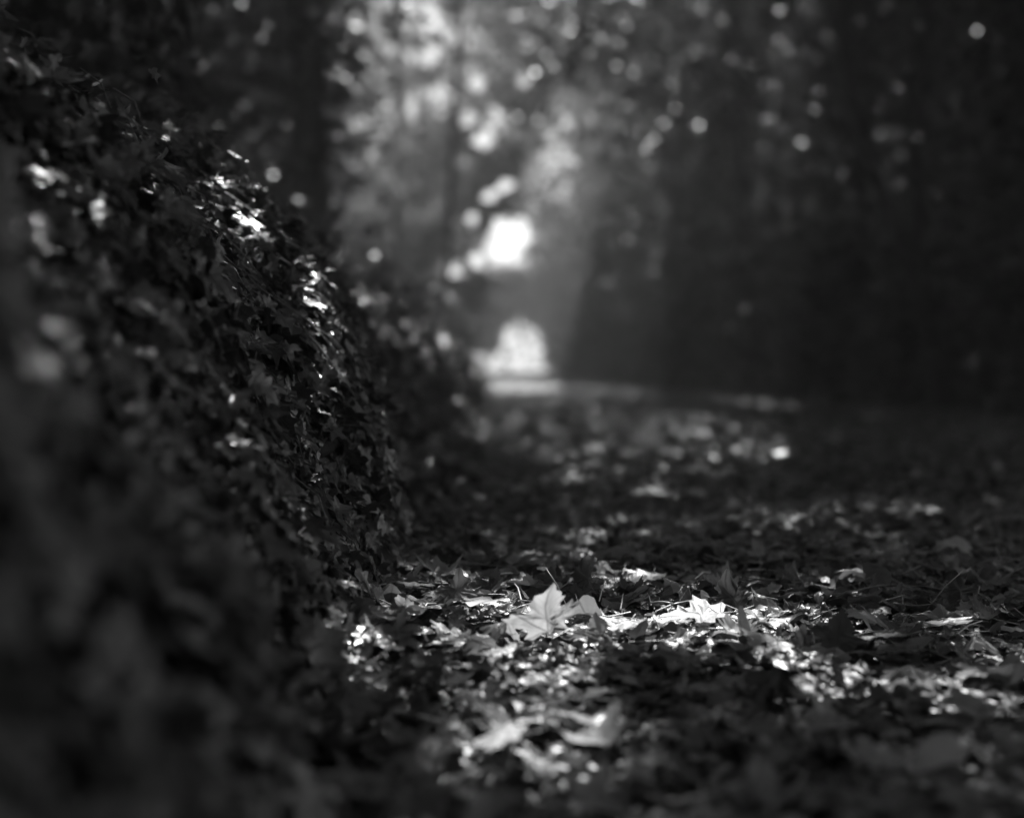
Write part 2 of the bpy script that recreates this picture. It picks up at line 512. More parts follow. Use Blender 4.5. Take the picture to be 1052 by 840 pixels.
# left row
tree(-1.33, 4.3, .15, 8, [((-.9, 5.2, 6.2), (2.2, 2.4, 1.6), 150, 30, .3), ((-2.0, 4.4, 5.0), (2.0, 2.0, 1.4), 70, 30, .3)], 'thick dark ivy-clad trunk rising at the top left corner above the bank', GL, seed=1)
tree(-1.70, 7.0, .05, 7, [((-.8, 8, 5.8), (2.0, 2.2, 1.4), 110, 30, .3)], 'slender dark trunk beside a scatter of pale light discs', GL, seed=2)
tree(-1.50, 11.0, .17, 10, [((-.6, 12, 6.5), (2.6, 2.8, 1.8), 150, 30, .35), ((-2.6, 11.5, 5.2), (1.6, 2, 1.6), 80, 30, .35)], 'broad black trunk standing left of the bright gap in the canopy', GL, seed=3)
tree(-0.95, 20.5, .045, 12, [((-.2, 21, 8.4), (2.4, 2.6, 2.0), 90, 28, .4)], 'thin grey trunk in front of the brightest leaves', GL, seed=4, lean=(.5, 0))
tree(-2.4, 17.0, .12, 11, [((-1.6, 17.5, 7.2), (2.6, 3, 2.2), 130, 28, .4)], 'dim trunk half hidden between two darker trunks', GL, seed=5)
tree(-2.3, 29.0, .07, 12, [((-1.9, 29.5, 6.6), (1.9, 2.0, 2.4), 44, 90, .2), ((-2.4, 29, 3.6), (1.4, 1.6, 1.5), 36, 90, .2)], 'sunlit loose-leaved tree left of the sky gap', GL, seed=6, leaf=.13)
tree(-2.9, 39.0, .15, 13, [((-2.1, 39.5, 8.8), (2.9, 2.2, 3.4), 88, 90, .23), ((-2.7, 39, 4.2), (1.8, 1.8, 2.1), 48, 90, .22)], 'pale distant tree behind the thin trunk', GL, seed=7, leaf=.14)
tree(-3.2, 50.0, .16, 14, [((-2.0, 50.5, 10.2), (3.8, 2.2, 4.2), 125, 90, .27), ((-2.9, 50, 5.0), (2.5, 2, 2.5), 76, 90, .25)], 'farthest tree on the ivy side of the lane end', GL, seed=8, leaf=.16)
# dark wood behind the bank
for i, (x, y, rx, h, lab) in enumerate((
        (-3.0, 13.5, 1.25, 6.2, 'dense black evergreen left of the broad trunk'), (-4.4, 12.0, 1.5, 6.0, 'dark evergreen behind the slender trunk'),
        (-6.2, 15.0, 2.2, 6.5, 'dark evergreen rising behind the highest ivy'), (-4.6, 19.0, 2.0, 7.0, 'tall evergreen deep in the wood behind two trunks'),
        (-8.6, 20.0, 2.8, 8.0, 'black evergreen at the edge of the wood, top left'), (-4.9, 27.0, 2.2, 8.5, 'faint evergreen deep in the wood beside the broad trunk'))):
    r = np.random.default_rng(500 + i)
    root = empty('evergreen_tree', (x, y, .9)); tag(root, lab, 'tree', 'dark evergreens behind the ivy bank')
    Vt, Ft = limb((x, y, .8), (x + .1, y, h), .12, .02, r); build('trunk', Vt, tris(Ft), M_BARK, root)
    add_crown(root.name, crown_points((x, y, h * .52), (rx, rx, h * .55), 260, 30, .3, r, .2), .22, M_DARKCROWN, root, 'crown', r)
r = np.random.default_rng(55)
o3 = [o for o in COL.objects if o.get('label', '').startswith('broad black trunk')][0]
for c, rd, n_ in (((-1.55, 11, 2.0), (.45, .3, 1.2), 12), ((-1.15, 11, 3.2), (.35, .3, .5), 6), ((-1.9, 11, 3.0), (.5, .3, .8), 12)):
    add_crown(o3.name, crown_points(c, rd, n_, 40, .14, r, 0), .1, M_CROWN, o3, 'crown', r, gap=False)
# right row
RT = ((5.2, 5.0, 'near'), (5.4, 10.0, 'b'), (5.3, 15.5, 'c'), (5.0, 21.0, 'd'), (4.4, 28.0, 'e'), (3.7, 36.0, 'f'), (3.4, 44.0, 'g'), (3.4, 52.0, 'h'))
RL = ('tree whose boughs roof the near path', 'tree arching its boughs across the path before the bend of light',
      'dark tree with low boughs at the edge of the picture opposite the ivy', 'dark tree with a slanting limb across its crown',
      'dim tree behind the slanting limb', 'grey hazy tree beside the sky gap, opposite the thin trunk', 'pale grey tree leaning over the lane end', 'farthest tree on the open side of the lane end')
for i, (x, y, _k) in enumerate(RT):
    hi = 7.0 + .12 * y
    specs = [((x - 2.4, y + .5, 6.0), (3.0, 3.2, 1.7), 190 if y < 16 else 120, 30, .35), ((x - .3, y, 3.6), (1.7, 2.4, 2.6), 120, 30, .35)]
    if y > 30: specs.append(((x - 1.4, y + 3.5, 9.0 + .1 * y), (2.9, 2.4, 3.4), 190, 40, .35))
    if y > 14: specs.append(((x - .8, y, 4.6 + .1 * y), (2.2, 2.6, 3.0), 120, 28, .42))
    tree(x, y, .16, hi, specs, RL[i], GR, seed=20 + i, leaf=.13 if y < 20 else .13 + .002 * y, nlimb=5, mat=M_DARKCROWN)
# slanting limb tree seen upper right
for i, (x, y, rx, h, lab) in enumerate((
        (7.6, 19.0, 2.4, 8.0, 'black mass of evergreen leaves in the top right corner'), (6.9, 25.0, 2.4, 9.0, 'dark evergreen behind the limbed tree'),
        (9.6, 25.0, 2.8, 9.0, 'dark evergreen at the far right edge of the wood'), (5.9, 33.0, 2.3, 9.5, 'dim evergreen in the middle of the right-hand wood'),
        (5.4, 42.0, 2.3, 10.5, 'grey evergreen nearest the lane end'),
        (6.3, 14.0, 1.7, 6.5, 'low dark evergreen by the right border above the shrubs'), (12.5, 34.0, 4.0, 12.0, 'broad evergreen filling the back of the right-hand wood'), (8.5, 40.0, 3.2, 12.0, 'dim broad evergreen behind the middle of the wood'))):
    r = np.random.default_rng(700 + i)
    root = empty('evergreen_tree', (x, y, 0)); tag(root, lab, 'tree', 'dark evergreens across the path')
    Vt, Ft = limb((x, y, -.1), (x + .1, y, h), .14, .02, r); build('trunk', Vt, tris(Ft), M_BARK, root)
    add_crown(root.name, crown_points((x, y, h * .5), (rx, rx, h * .55), 300, 30, .32, r, .2), .24, M_DARKCROWN, root, 'crown', r)
SLIM = ((3.95, 13.2, .06, 5.6, (-1.5, .3), 'slim dark tree leaning across the upper right of the picture'), (4.4, 16.0, .085, 6.5, (.15, 0), 'slim upright dark trunk behind the leaning tree'),
        (3.5, 21.0, .07, 7, (-.4, 0), 'slim trunk rising out of the shrubs half way to the lane end'), (2.9, 27.0, .08, 8, (.3, 0), 'slim dim trunk nearer the lane end, slightly inclined'))
for i, (x, y, r0, H_, ln, lab) in enumerate(SLIM):
    tree(x, y, r0, H_, [((x + ln[0], y, H_), (1.3, 1.3, .9), 40, 40, .25)], lab, 'slim trees on the open side of the path', lean=ln, nlimb=6, zb=0., leaf=.12, mat=M_DARKCROWN, seed=60 + i)
# shrubs along the right edge
SL = ('low dark shrub at the right edge of the picture', 'low dark shrub second in along the path from the right edge', 'dark spreading shrub under the limbed tree',
      'rounded shrub below the bright speck in the wood', 'shrub in the dim middle of the far hedge', 'grey shrub beyond the dappled patch of path',
      'grey shrub before the opening at the lane end', 'shrub framing the bright opening on the open side', 'low shrub at the foot of the bright opening on the open side')
for i, (y, rx, h) in enumerate(((11.8, 1.0, 1.5), (14.5, 1.1, 1.7), (17.5, 1.2, 2.1), (21, 1.3, 2.4), (26, 1.4, 2.6), (32, 1.5, 2.9), (39, 1.5, 3.0), (49.5, 1.5, 3.4), (47.5, .8, 1.6))):
    shrub(float(path_right(y)) + rx * .75, y, rx, h, SL[i], GS, 130, 30, .12 + .002 * y, M_CROWN if i > 4 else M_DARKCROWN, seed=i, ry=rx * 1.6)
SL2 = ('shrub on the bank just beyond the sharp ivy', 'bushy shrub on the bank below the broad trunk', 'shrub on the bank under the sunlit leaves', 'grey shrub left of the two light discs',
       'shrub framing the bright opening on the ivy side', 'low shrub at the foot of the bright opening on the ivy side')
for i, (x, y, rx, h) in enumerate(((-1.9, 9.0, .6, .5), (-1.8, 14.5, .8, .55), (-1.7, 20, .8, .6), (-1.8, 30, .9, 1.0), (-2.0, 49, 1.5, 3.2), (-1.2, 47.5, .8, 1.5))):
    shrub(x, y, rx, h, SL2[i], 'shrubs on the bank', 100, 30, .10 + .0025 * y, M_CROWN, seed=30 + i, ry=rx * 1.6)
r = np.random.default_rng(95)
n_ = 9000
y = np.sqrt(r.uniform(7 ** 2, 50 ** 2, n_)); x = path_right(y) - .25 * r.random(n_) ** 2 * (1 + np.sin(1.3 * y)) + r.random(n_) * 1.1
z = r.random(n_) ** 1.6 * (.30 + .3 * np.sin(.9 * y) ** 2 + .3 * np.clip(x - path_right(y), 0, 1)) + .03
V, F = leaf_quads(np.stack([x, y, z], 1), .10, r)
o = build('undergrowth', V, F, M_DARKCROWN, smooth=False, tone=np.repeat(r.random(n_), 4)); tag(o, 'low dark undergrowth spilling over the open side of the path', kind='stuff')
# arching bough over the lane end
r = np.random.default_rng(91)
root = empty('arching_tree', (2.7, 51.5, .2)); tag(root, 'tree bending low over the round opening at the lane end', 'tree')
Vt, Ft = limb((2.7, 51.5, .1), (1.6, 51.5, 3.2), .14, .08, r); build('trunk', Vt, tris(Ft), M_BARK, root)
Vt, Ft = limb((1.6, 51.5, 3.2), (-2.2, 51.2, 3.1), .08, .02, r); build('branch', Vt, tris(Ft), M_BARK, root)
add_crown(root.name, crown_points((0.2, 51.5, 2.4), (3.4, 1.4, 1.65), 480, 34, .2, r, 0), .17, M_CROWN, root, 'crown', r)
add_crown(root.name, crown_points((2.2, 51.5, 4.6), (1.7, 1.3, 1.9), 130, 34, .3, r, 0), .2, M_CROWN, root, 'crown', r, gap=False)
# the wood behind everything, on both sides of the opening
r = np.random.default_rng(93)
Pw = []
for x0, x1, n_ in ((-46, -2.6, 9000), (2.6, 46, 9000)):
    if x0 > 0: n_ = 15000
    x = r.uniform(x0, x1, n_); z = r.uniform(0, 1, n_) ** .8 * ((8.5 if x0 > 0 else 0) + 10.5 + 1.6 * np.sin(x * .5) + 1.2 * np.sin(x * 1.3) + np.clip(np.abs(x) - 9, 0, 9) * .6); y = 60 + r.random(n_) * 3 + np.abs(x) * .1
    Pw.append(np.stack([x, y, z], 1))
a = r.uniform(-2.75, -.39, 9000); rr_ = r.uniform(9, 13, 9000)  # unseen ring of wood behind the camera, added to cut light from the back
Pw.append(np.stack([np.cos(a) * rr_, np.sin(a) * rr_, r.uniform(0, 1, 9000) ** .8 * 11 + .1], 1))
Pw.append(np.stack([r.uniform(-6, 7, 700), r.uniform(-9, -.5, 700), r.uniform(7, 9, 700)], 1))  # unseen leaf roof over and behind the camera, added to dim the sky light
Pw = np.concatenate(Pw)
V, F = leaf_quads(Pw, .85, r)
o = build('wood', V, F, M_DARKCROWN, smooth=False, tone=np.repeat(r.random(len(Pw)), 4)); tag(o, 'dark wood closing in all round the lane', kind='stuff')
# pale hedge across the field
r = np.random.default_rng(94)
x = r.uniform(-70, 70, 16000); z = r.random(16000) * (2.9 + .3 * np.sin(x * .35) + .3 * np.sin(x * .9 + 1)); y = 75 + r.random(16000) * 2
V, F = leaf_quads(np.stack([x, y, z + .6], 1), .38, r)
o = build('hedge', V, F, M_CROWN, smooth=False, tone=np.repeat(r.random(len(x)), 4)); tag(o, 'hazy pale hedge across the sunlit field', kind='stuff')
# sparse boughs that break up the open sky
r = np.random.default_rng(92)
root2 = [o for o in COL.objects if o.get('label', '').startswith('pale distant tree')][0]
for c, rd, n_ in (((-1.0, 42, 7.6), (1.6, 1.0, .5), 16), ((-.9, 43, 9.4), (2.0, 1.0, .6), 18), ((-1.9, 41, 6.0), (1.0, 1.0, .8), 14), ((-.4, 40, 11.0), (1.8, 1.0, .5), 16), ((.2, 44, 8.4), (.8, 1.0, .9), 12)):
    add_crown(root2.name, crown_points(c, rd, n_, 26, .28, r, 0), .14, M_CROWN, root2, 'crown', r, gap=False)

# fill: where the boughs above the near path still let too much sun through, unseen leaves are added to block it, joined to the right-hand crowns
cell = .05
gx0, gx1, gy0, gy1 = -2.6, 5.4, -1.5, 48.0
nx, ny = int((gx1 - gx0) / cell), int((gy1 - gy0) / cell)
cov = np.zeros((ny, nx))
for P_, size, *_ in CROWNS.values():
    for P in P_:
        G = g_of(P); i = ((G[:, 0] - gx0) / cell).astype(int); j = ((G[:, 1] - gy0) / cell).astype(int)
        ok = (i >= 0) & (i < nx) & (j >= 0) & (j < ny) & (P[:, 2] > 2)
        np.add.at(cov, (j[ok], i[ok]), size * size * .33 / cell ** 2)
print('canopy optical depth near: mean %.2f  5%% %.2f  50%% %.2f' % (cov.mean(), np.quantile(cov, .05), np.quantile(cov, .5)))
K = np.ones((5, 5)) / 25
sm = np.zeros_like(cov)
cp = np.pad(cov, 2, mode='edge')
for a in range(5):
    for b in range(5): sm += cp[a:a + ny, b:b + nx] / 25
TARGET = 6.5
need = np.clip(np.interp(gy0 + (np.arange(ny) + .5) * cell, [0, 9, 16, 22], [7.5, 7.0, 5.0, 3.4])[:, None] * (1 - np.clip((gy0 + (np.arange(ny) + .5) * cell - 14) / 8, 0, 1)[:, None] * (1 - np.clip((gx0 + (np.arange(nx) + .5) * cell + 2.2) / 4.6, 0, 1))[None]) * np.where((gy0 + (np.arange(ny) + .5) * cell > 4.2)[:, None] & (gx0 + (np.arange(nx) + .5) * cell < -.5)[None], .3, 1) * np.where((gy0 + (np.arange(ny) + .5) * cell > 8)[:, None] & (gx0 + (np.arange(nx) + .5) * cell > 4.1)[None], .5, 1) - sm, 0, None)
r = np.random.default_rng(77)
lam = need * cell ** 2 / (.12 * .12 * .33)
cnt = r.poisson(lam)
J, I = np.nonzero(cnt)
J = np.repeat(J, cnt[J, I]) if False else np.repeat(J, cnt[np.nonzero(cnt)]); I = np.repeat(I, cnt[np.nonzero(cnt)])
gx = gx0 + (I + r.random(len(I))) * cell; gy = gy0 + (J + r.random(len(I))) * cell
z = r.uniform(4.2, 5.6, len(I)) + .34 * np.clip(gy - 6, 0, None)
P = np.stack([gx + S[0] / S[2] * z, gy + S[1] / S[2] * z, z], 1)
rt = [o for o in COL.objects if o.get('group') == GR]
near_i = np.argmin(np.abs(P[:, 1][:, None] - np.array([o.location.y for o in rt])[None]), 1)
for k, o in enumerate(rt):
    if (near_i == k).any(): add_crown(o.name, P[near_i == k], .12, M_CROWN, o, 'crown', r)
print('fill leaves', len(P))

tot = 0
for key, (Ps, size, mat, parent, name) in CROWNS.items():
    P = np.concatenate(Ps); tot += len(P)
    rr = np.random.default_rng(abs(hash(key)) % 1000 if False else len(P))
    V, F = leaf_quads(P, size, rr)
    bough = .5 + .28 * np.sin(2.3 * P[:, 0] + 1.7 * P[:, 2] + .4 * P[:, 1]) + .28 * np.sin(3.1 * P[:, 2] - 1.9 * P[:, 0] + .8 * P[:, 1])
    tn = np.clip(.55 * bough + .45 * rr.random(len(P)), 0, 1) ** 1.3
    build(name, V, F, mat, parent, smooth=False, tone=np.repeat(tn, 4))
print('crown leaves', tot)

# ------------------------------------------------------------------ ivy
IVY_HALF = np.array([(0, 0), (.15, -.10), (.33, -.09), (.53, .06), (.40, .16), (.30, .24), (.25, .32), (.37, .40), (.54, .60), (.38, .60), (.22, .62), (.14, .76), (.07, .92), (0, 1.05)])
IVY_OUT = np.concatenate([IVY_HALF, IVY_HALF[-2:0:-1] * [-1, 1]])
MAPLE_HALF = np.array([(0, 0), (.10, -.05), (.28, -.11), (.47, -.07), (.40, .03), (.38, .10), (.52, .15), (.64, .17), (.66, .25), (.83, .37), (.69, .39), (.66, .47), (.50, .45), (.32, .45),
                       (.30, .55), (.39, .66), (.28, .69), (.26, .77), (.14, .82), (.09, .92), (0, 1.02)])
MAPLE_OUT = np.concatenate([MAPLE_HALF, MAPLE_HALF[-2:0:-1] * [-1, 1]])
MAPLE_LOW = MAPLE_HALF[[0, 3, 5, 9, 13, 15, 18, 20]]
MAPLE_LOW = np.concatenate([MAPLE_LOW, MAPLE_LOW[-2:0:-1] * [-1, 1]])


def leaf_flat(outl, centre, rings):
    """flat leaf: rings of the outline shrunk to a centre; returns UV (n,2) and triangles"""
    m = len(outl)
    U = [np.array([centre])]
    for f in rings: U.append(centre + (outl - centre) * f)
    U = np.concatenate(U)
    T = [(0, 1 + j, 1 + (j + 1) % m) for j in range(m)]
    for k in range(len(rings) - 1):
        a, b = 1 + k * m, 1 + (k + 1) * m
        for j in range(m):
            j2 = (j + 1) % m
            T += [(a + j, b + j, b + j2), (a + j, b + j2, a + j2)]
    return U, np.array(T)


a_ = np.linspace(0, 2 * math.pi, 22, endpoint=False)
OVAL_OUT = np.stack([.36 * np.sin(a_) * (1 - .18 * np.cos(a_)) * (1 + .05 * (-1) ** np.arange(22)), .42 - .52 * np.cos(a_)], 1)
OVAL_U, OVAL_T = leaf_flat(OVAL_OUT, np.array([0, .40]), (.45, 1.0))
IVY_U, IVY_T = leaf_flat(IVY_OUT, np.array([0, .32]), (.5, 1.0))
IVYC_U, IVYC_T = leaf_flat(IVY_OUT[[0, 3, 6, 8, 10, 13, 16, 18, 20, 23]], np.array([0, .32]), (1.0,))
MAP_U, MAP_T = leaf_flat(MAPLE_OUT, np.array([0, .30]), (.33, .66, 1.0))
MAPL_U, MAPL_T = leaf_flat(MAPLE_LOW, np.array([0, .30]), (1.0,))


def frames(nrm, tip):
    nrm = nrm / np.linalg.norm(nrm, axis=-1, keepdims=True)
    tip = tip - nrm * (tip * nrm).sum(-1, keepdims=True)
    tip = tip / (np.linalg.norm(tip, axis=-1, keepdims=True) + 1e-9)
    return np.cross(tip, nrm), tip, nrm


def many_leaves(U, T, P, nrm, tip, size, tone, r, cup=.25, wave=.06):
    """n leaves of one outline at once -> V, F, tone, uv"""
    n, m = len(P), len(U)
    A, B, C = frames(nrm, tip)
    u = U[None, :, 0] * np.ones((n, 1)); v = U[None, :, 1] * np.ones((n, 1))
    u = u * (1 + r.normal(size=(n, 1)) * .1); v = v + u * r.normal(size=(n, 1)) * .12
    cu = r.normal(size=(n, 1)) * cup
    fold = r.uniform(.0, 1, (n, 1)) * cup
    w = cu * ((v - .3) ** 2) + fold * np.abs(u) - r.uniform(0, cup, (n, 1)) * u ** 2 + wave * np.sin(7 * u + r.uniform(0, 6.3, (n, 1))) * np.cos(6 * v + r.uniform(0, 6.3, (n, 1)))
    v = v - .3
    V = P[:, None] + size[:, None, None] * (u[..., None] * A[:, None] + v[..., None] * B[:, None] + w[..., None] * C[:, None])
    F = (T[None] + (np.arange(n) * m)[:, None, None]).reshape(-1, 3)
    return V.reshape(-1, 3), F, np.repeat(tone, m), np.tile(U, (n, 1))


ivy = empty('ivy', (float(foot_x(2.2)), 2.2, 0.0))
tag(ivy, 'dense glossy ivy hanging with trailing stems down the steep bank beside the path', 'ivy')
r = np.random.default_rng(5)
acc = Acc()


def bank_normal(t, y):
    x0, z0 = bank_pt(t - .15, y); x1, z1 = bank_pt(t + .15, y)
    nx_, nz_ = z1 - z0, -(x1 - x0)
    q = np.sqrt(nx_ ** 2 + nz_ ** 2)
    return np.stack([nx_ / q, np.zeros_like(nx_), nz_ / q], 1)


def ivy_batch(n, y0, y1, t0, t1, smin, smax, U, T, thick=.07):
    y = r.uniform(y0, y1, n); t = r.uniform(t0, t1, n)
    x, z = bank_pt(t, y)
    nb = bank_normal(t, y)
    P = np.stack([x, y, z], 1) + nb * (r.beta(1.2, 2.0, n) * thick)[:, None]
    P[:, 2] = np.maximum(P[:, 2], .012)
    d = np.linalg.norm(P - CAM, axis=1)
    nrm = nb + r.normal(size=(n, 3)) * .55 + np.array([0, -.1, .35])
    tip = np.array([.35, .15, -1.0]) + r.normal(size=(n, 3)) * .45
    size = smin * .8 + (smax * 1.15 - smin * .8) * r.random(n) ** 1.6
    ok = d > .30
    V, F, tn, uv = many_leaves(U, T, P[ok], nrm[ok], tip[ok], size[ok], r.random(ok.sum()) ** 1.3 * 1.15, r, .3, .05)
    acc.add(V, F, tn, uv)
    return P[ok], nb[ok]


ivy_batch(7500, -.1, 1.6, -.3, 6.5, .024, .052, IVY_U, IVY_T, .09)
Pm, nbm = ivy_batch(21000, 1.6, 5.2, -.3, 7.2, .018, .044, IVY_U, IVY_T, .085)
ivy_batch(9000, 5.2, 12, -.2, 8, .03, .06, IVYC_U, IVYC_T, .1)
ivy_batch(8000, 12, 30, -.2, 8.5, .05, .09, IVYC_U, IVYC_T, .14)
ivy_batch(3500, 30, 54, -.2, 8.5, .08, .14, IVYC_U, IVYC_T, .2)
ivy_batch(2600, 1.0, 6, 6.0, 8.3, .03, .06, IVYC_U, IVYC_T, .16)
# raised clumps along the shoulder, so that its outline is uneven
for k in range(26):
    y = r.uniform(1.2, 9); t = r.uniform(4.6, 6.8)
    x, z = bank_pt(np.array([t]), np.array([y])); n = int(r.integers(30, 70))
    P = np.array([x[0], y, z[0] + .05]) + r.normal(size=(n, 3)) * np.array([.06, .08, .045])
    V, F, tn, uv = many_leaves(IVY_U, IVY_T, P, r.normal(size=(n, 3)) * .6 + np.array([.5, -.1, .7]), r.normal(size=(n, 3)) * .4 + np.array([.4, .1, -.6]), r.uniform(.02, .045, n), r.random(n), r, .3, .05)
    acc.add(V, F, tn, uv)
# leaves creeping out over the litter at the foot
n = 900
y = r.uniform(.6, 6, n); x = foot_x(y) + np.abs(r.normal(size=n)) * .09
P = np.stack([x, y, r.uniform(.015, .07, n)], 1)
V, F, tn, uv = many_leaves(IVY_U, IVY_T, P, r.normal(size=(n, 3)) * .4 + np.array([.2, -.1, 1]), r.normal(size=(n, 3)) + np.array([.5, 0, -.2]), r.uniform(.028, .055, n), r.random(n), r, .3, .05)
acc.add(V, F, tn, uv)
acc.build('foliage', M_IVY, ivy)
# dead leaves caught in the ivy
dead = Acc()
for U_, T_, n in ((MAP_U, MAP_T, 130), (OVAL_U, OVAL_T, 170)):
    y = r.uniform(.9, 6, n); t = r.uniform(.2, 6.5, n); x, z = bank_pt(t, y); nb = bank_normal(t, y)
    P = np.stack([x, y, z], 1) + nb * r.uniform(.03, .075, n)[:, None]
    V, F, tn, uv = many_leaves(U_, T_, P, nb + r.normal(size=(n, 3)) * .6, r.normal(size=(n, 3)), r.uniform(.02, .05, n), r.beta(1, 2, n), r, .7, .15)
    dead.add(V, F, tn, uv)
dead.build('dead_leaves', M_LITTER, ivy)
# fine leaf stalks, one mesh of the foliage's own look; long trailing stems one by one
st = Acc()
for i in r.choice(len(Pm), 1800, replace=False):
    p, nb = Pm[i], nbm[i]
    q = p - nb * .03 + np.array([-.02, r.normal() * .03 - .01, .05 + r.random() * .03])
    mid = (p + q) / 2 + nb * .012
    V, F = tube(np.array([q, mid, p]), [.0011, .001, .0009], 4, 0, r)
    st.add(V, tris(F), .5)
st.build('leaf_stalks', M_STEM, ivy)
for k in range(64):
    y = r.uniform(1.75, 4.6) if k > 8 else r.uniform(2.1, 2.9)
    t = r.uniform(4.3, 6.6)
    L = r.uniform(.35, .95)
    n = 12; pts = []
    drift = r.uniform(.35, 1.25); lift = r.uniform(.012, .055)
    tt = np.linspace(0, 1, n)
    yy = y + drift * L * tt + .02 * np.sin(tt * 7 + k)
    tz = t - (t - max(.4, t - r.uniform(2.2, 4.2))) * tt
    x, z = bank_pt(tz, yy); nb = bank_normal(tz, yy)
    P = np.stack([x, yy, z], 1) + nb * (lift * (0.3 + 1.1 * np.sin(tt * 2.6 + .15)))[:, None]
    P[:, 2] -= .03 * tt ** 3
    V, F = tube(P, np.linspace(.0019, .0009, n) * r.uniform(.7, 1.3), 5, 0, r)
    build('stem', V, tris(F), M_STEM, ivy)

# ivy on the thick trunk, top left
iv2 = empty('ivy', (-1.33, 4.3, .9)); tag(iv2, 'ivy climbing the thick dark trunk in the top left corner', 'ivy')
n = 1500
a = r.uniform(0, 6.28, n); z = r.uniform(.9, 2.8, n)
rad = .17 + .18 * r.random(n) + .22 * np.clip(1.5 - z, 0, 1)
P = np.stack([-1.30 + np.cos(a) * rad * 1.05, 4.25 + np.sin(a) * rad, z], 1)
out = np.stack([np.cos(a), np.sin(a), np.full(n, .35)], 1)
V, F, tn, uv = many_leaves(IVY_U, IVY_T, P, out + r.normal(size=(n, 3)) * .5, np.array([.1, 0, -1]) + r.normal(size=(n, 3)) * .5, r.uniform(.05, .085, n), r.random(n), r, .3, .05)
ac2 = Acc(); ac2.add(V, F, tn, uv); ac2.build('foliage', M_IVY, iv2)

# ------------------------------------------------------------------ leaf litter
r = np.random.default_rng(8)
lit = Acc()


def scatter(n, y0, y1, U, T, smin, smax, tilt, zmax, cup, wave, margin=.35, even=0.0):
    y = np.sqrt(r.uniform(y0 ** 2, y1 ** 2, n))
    lo = np.maximum(foot_x(y) - .05, -.37 * y - margin); hi = np.minimum(path_right(y) + .3, .37 * y + margin)
    x = r.uniform(0, 1, n) * (hi - lo) + lo
    z = ground_z(x, y) + .004 + r.random(n) ** 1.5 * zmax
    nrm = r.normal(size=(n, 3)) * tilt + np.array([0, 0, 1])
    tip = r.normal(size=(n, 3)); tip[:, 2] *= .1
    size = r.uniform(smin, smax, n)
    tone = np.clip(r.beta(.7, 2.1, n), 0, 1) * (1 - even) + .25 * even
    V, F, tn, uv = many_leaves(U, T, np.stack([x, y, z], 1), nrm, tip, size, tone, r, cup, wave)
    V[:, 2] = np.maximum(V[:, 2], ground_z(V[:, 0], V[:, 1]) + .001)
    lit.add(V, F, tn, uv)


scatter(3300, .85, 4.6, MAP_U, MAP_T, .02, .056, .12, .022, .3, .14)
scatter(3600, .85, 4.6, OVAL_U, OVAL_T, .025, .07, .14, .024, .5, .10)
scatter(800, .85, 4.6, MAP_U, MAP_T, .025, .048, .45, .024, .6, .16)
scatter(14000, .85, 5.5, MAPL_U, MAPL_T, .006, .024, .30, .027, .5, .18)
scatter(34000, 4.4, 13, MAPL_U, MAPL_T, .018, .046, .2, .03, .4, .12, even=.35)
scatter(1500, 4.4, 13, MAPL_U, MAPL_T, .03, .06, .6, .04, .6, .12)
QU = np.array([(0, -.05), (.4, .35), (0, 1.0), (-.4, .35)]); QT = np.array([(0, 1, 2), (0, 2, 3)])
scatter(90000, 11.5, 52, QU, QT, .025, .075, .2, .03, .3, .05, even=.6)
# short bits of stalk and stem among the leaves
for k in range(1500):
    y = math.sqrt(r.uniform(.9 ** 2, 4.6 ** 2)); x = r.uniform(max(float(foot_x(y)), -.37 * y - .2), .37 * y + .2)
    L = r.uniform(.02, .085); a = r.uniform(0, 6.28); e = r.normal() * .13 if r.random() < .97 else r.uniform(.4, 1.2)
    p = np.array([x, y, float(ground_z(x, y)) + r.uniform(.012, .04)])
    d = np.array([math.cos(a) * math.cos(e), math.sin(a) * math.cos(e), abs(math.sin(e))]) * L
    mid = p + d / 2 + np.array([0, 0, r.normal() * L * .06])
    V, F = tube(np.array([p, mid, p + d]), np.array([1, .9, .6]) * r.uniform(.0006, .0014), 4, 0, r)
    lit.add(V, tris(F), r.uniform(.3, 1))
o = lit.build('leaf_litter', M_LITTER)
tag(o, 'deep litter of flattened dead leaves and fragments covering the path', kind='stuff')


# ------------------------------------------------------------------ fallen leaves one by one
def rot(ax, a):
    ax = np.asarray(ax, float); ax /= np.linalg.norm(ax)
    Kx = np.array([[0, -ax[2], ax[1]], [ax[2], 0, -ax[0]], [-ax[1], ax[0], 0]])
    return np.eye(3) + math.sin(a) * Kx + (1 - math.cos(a)) * Kx @ Kx


LEAVES = []


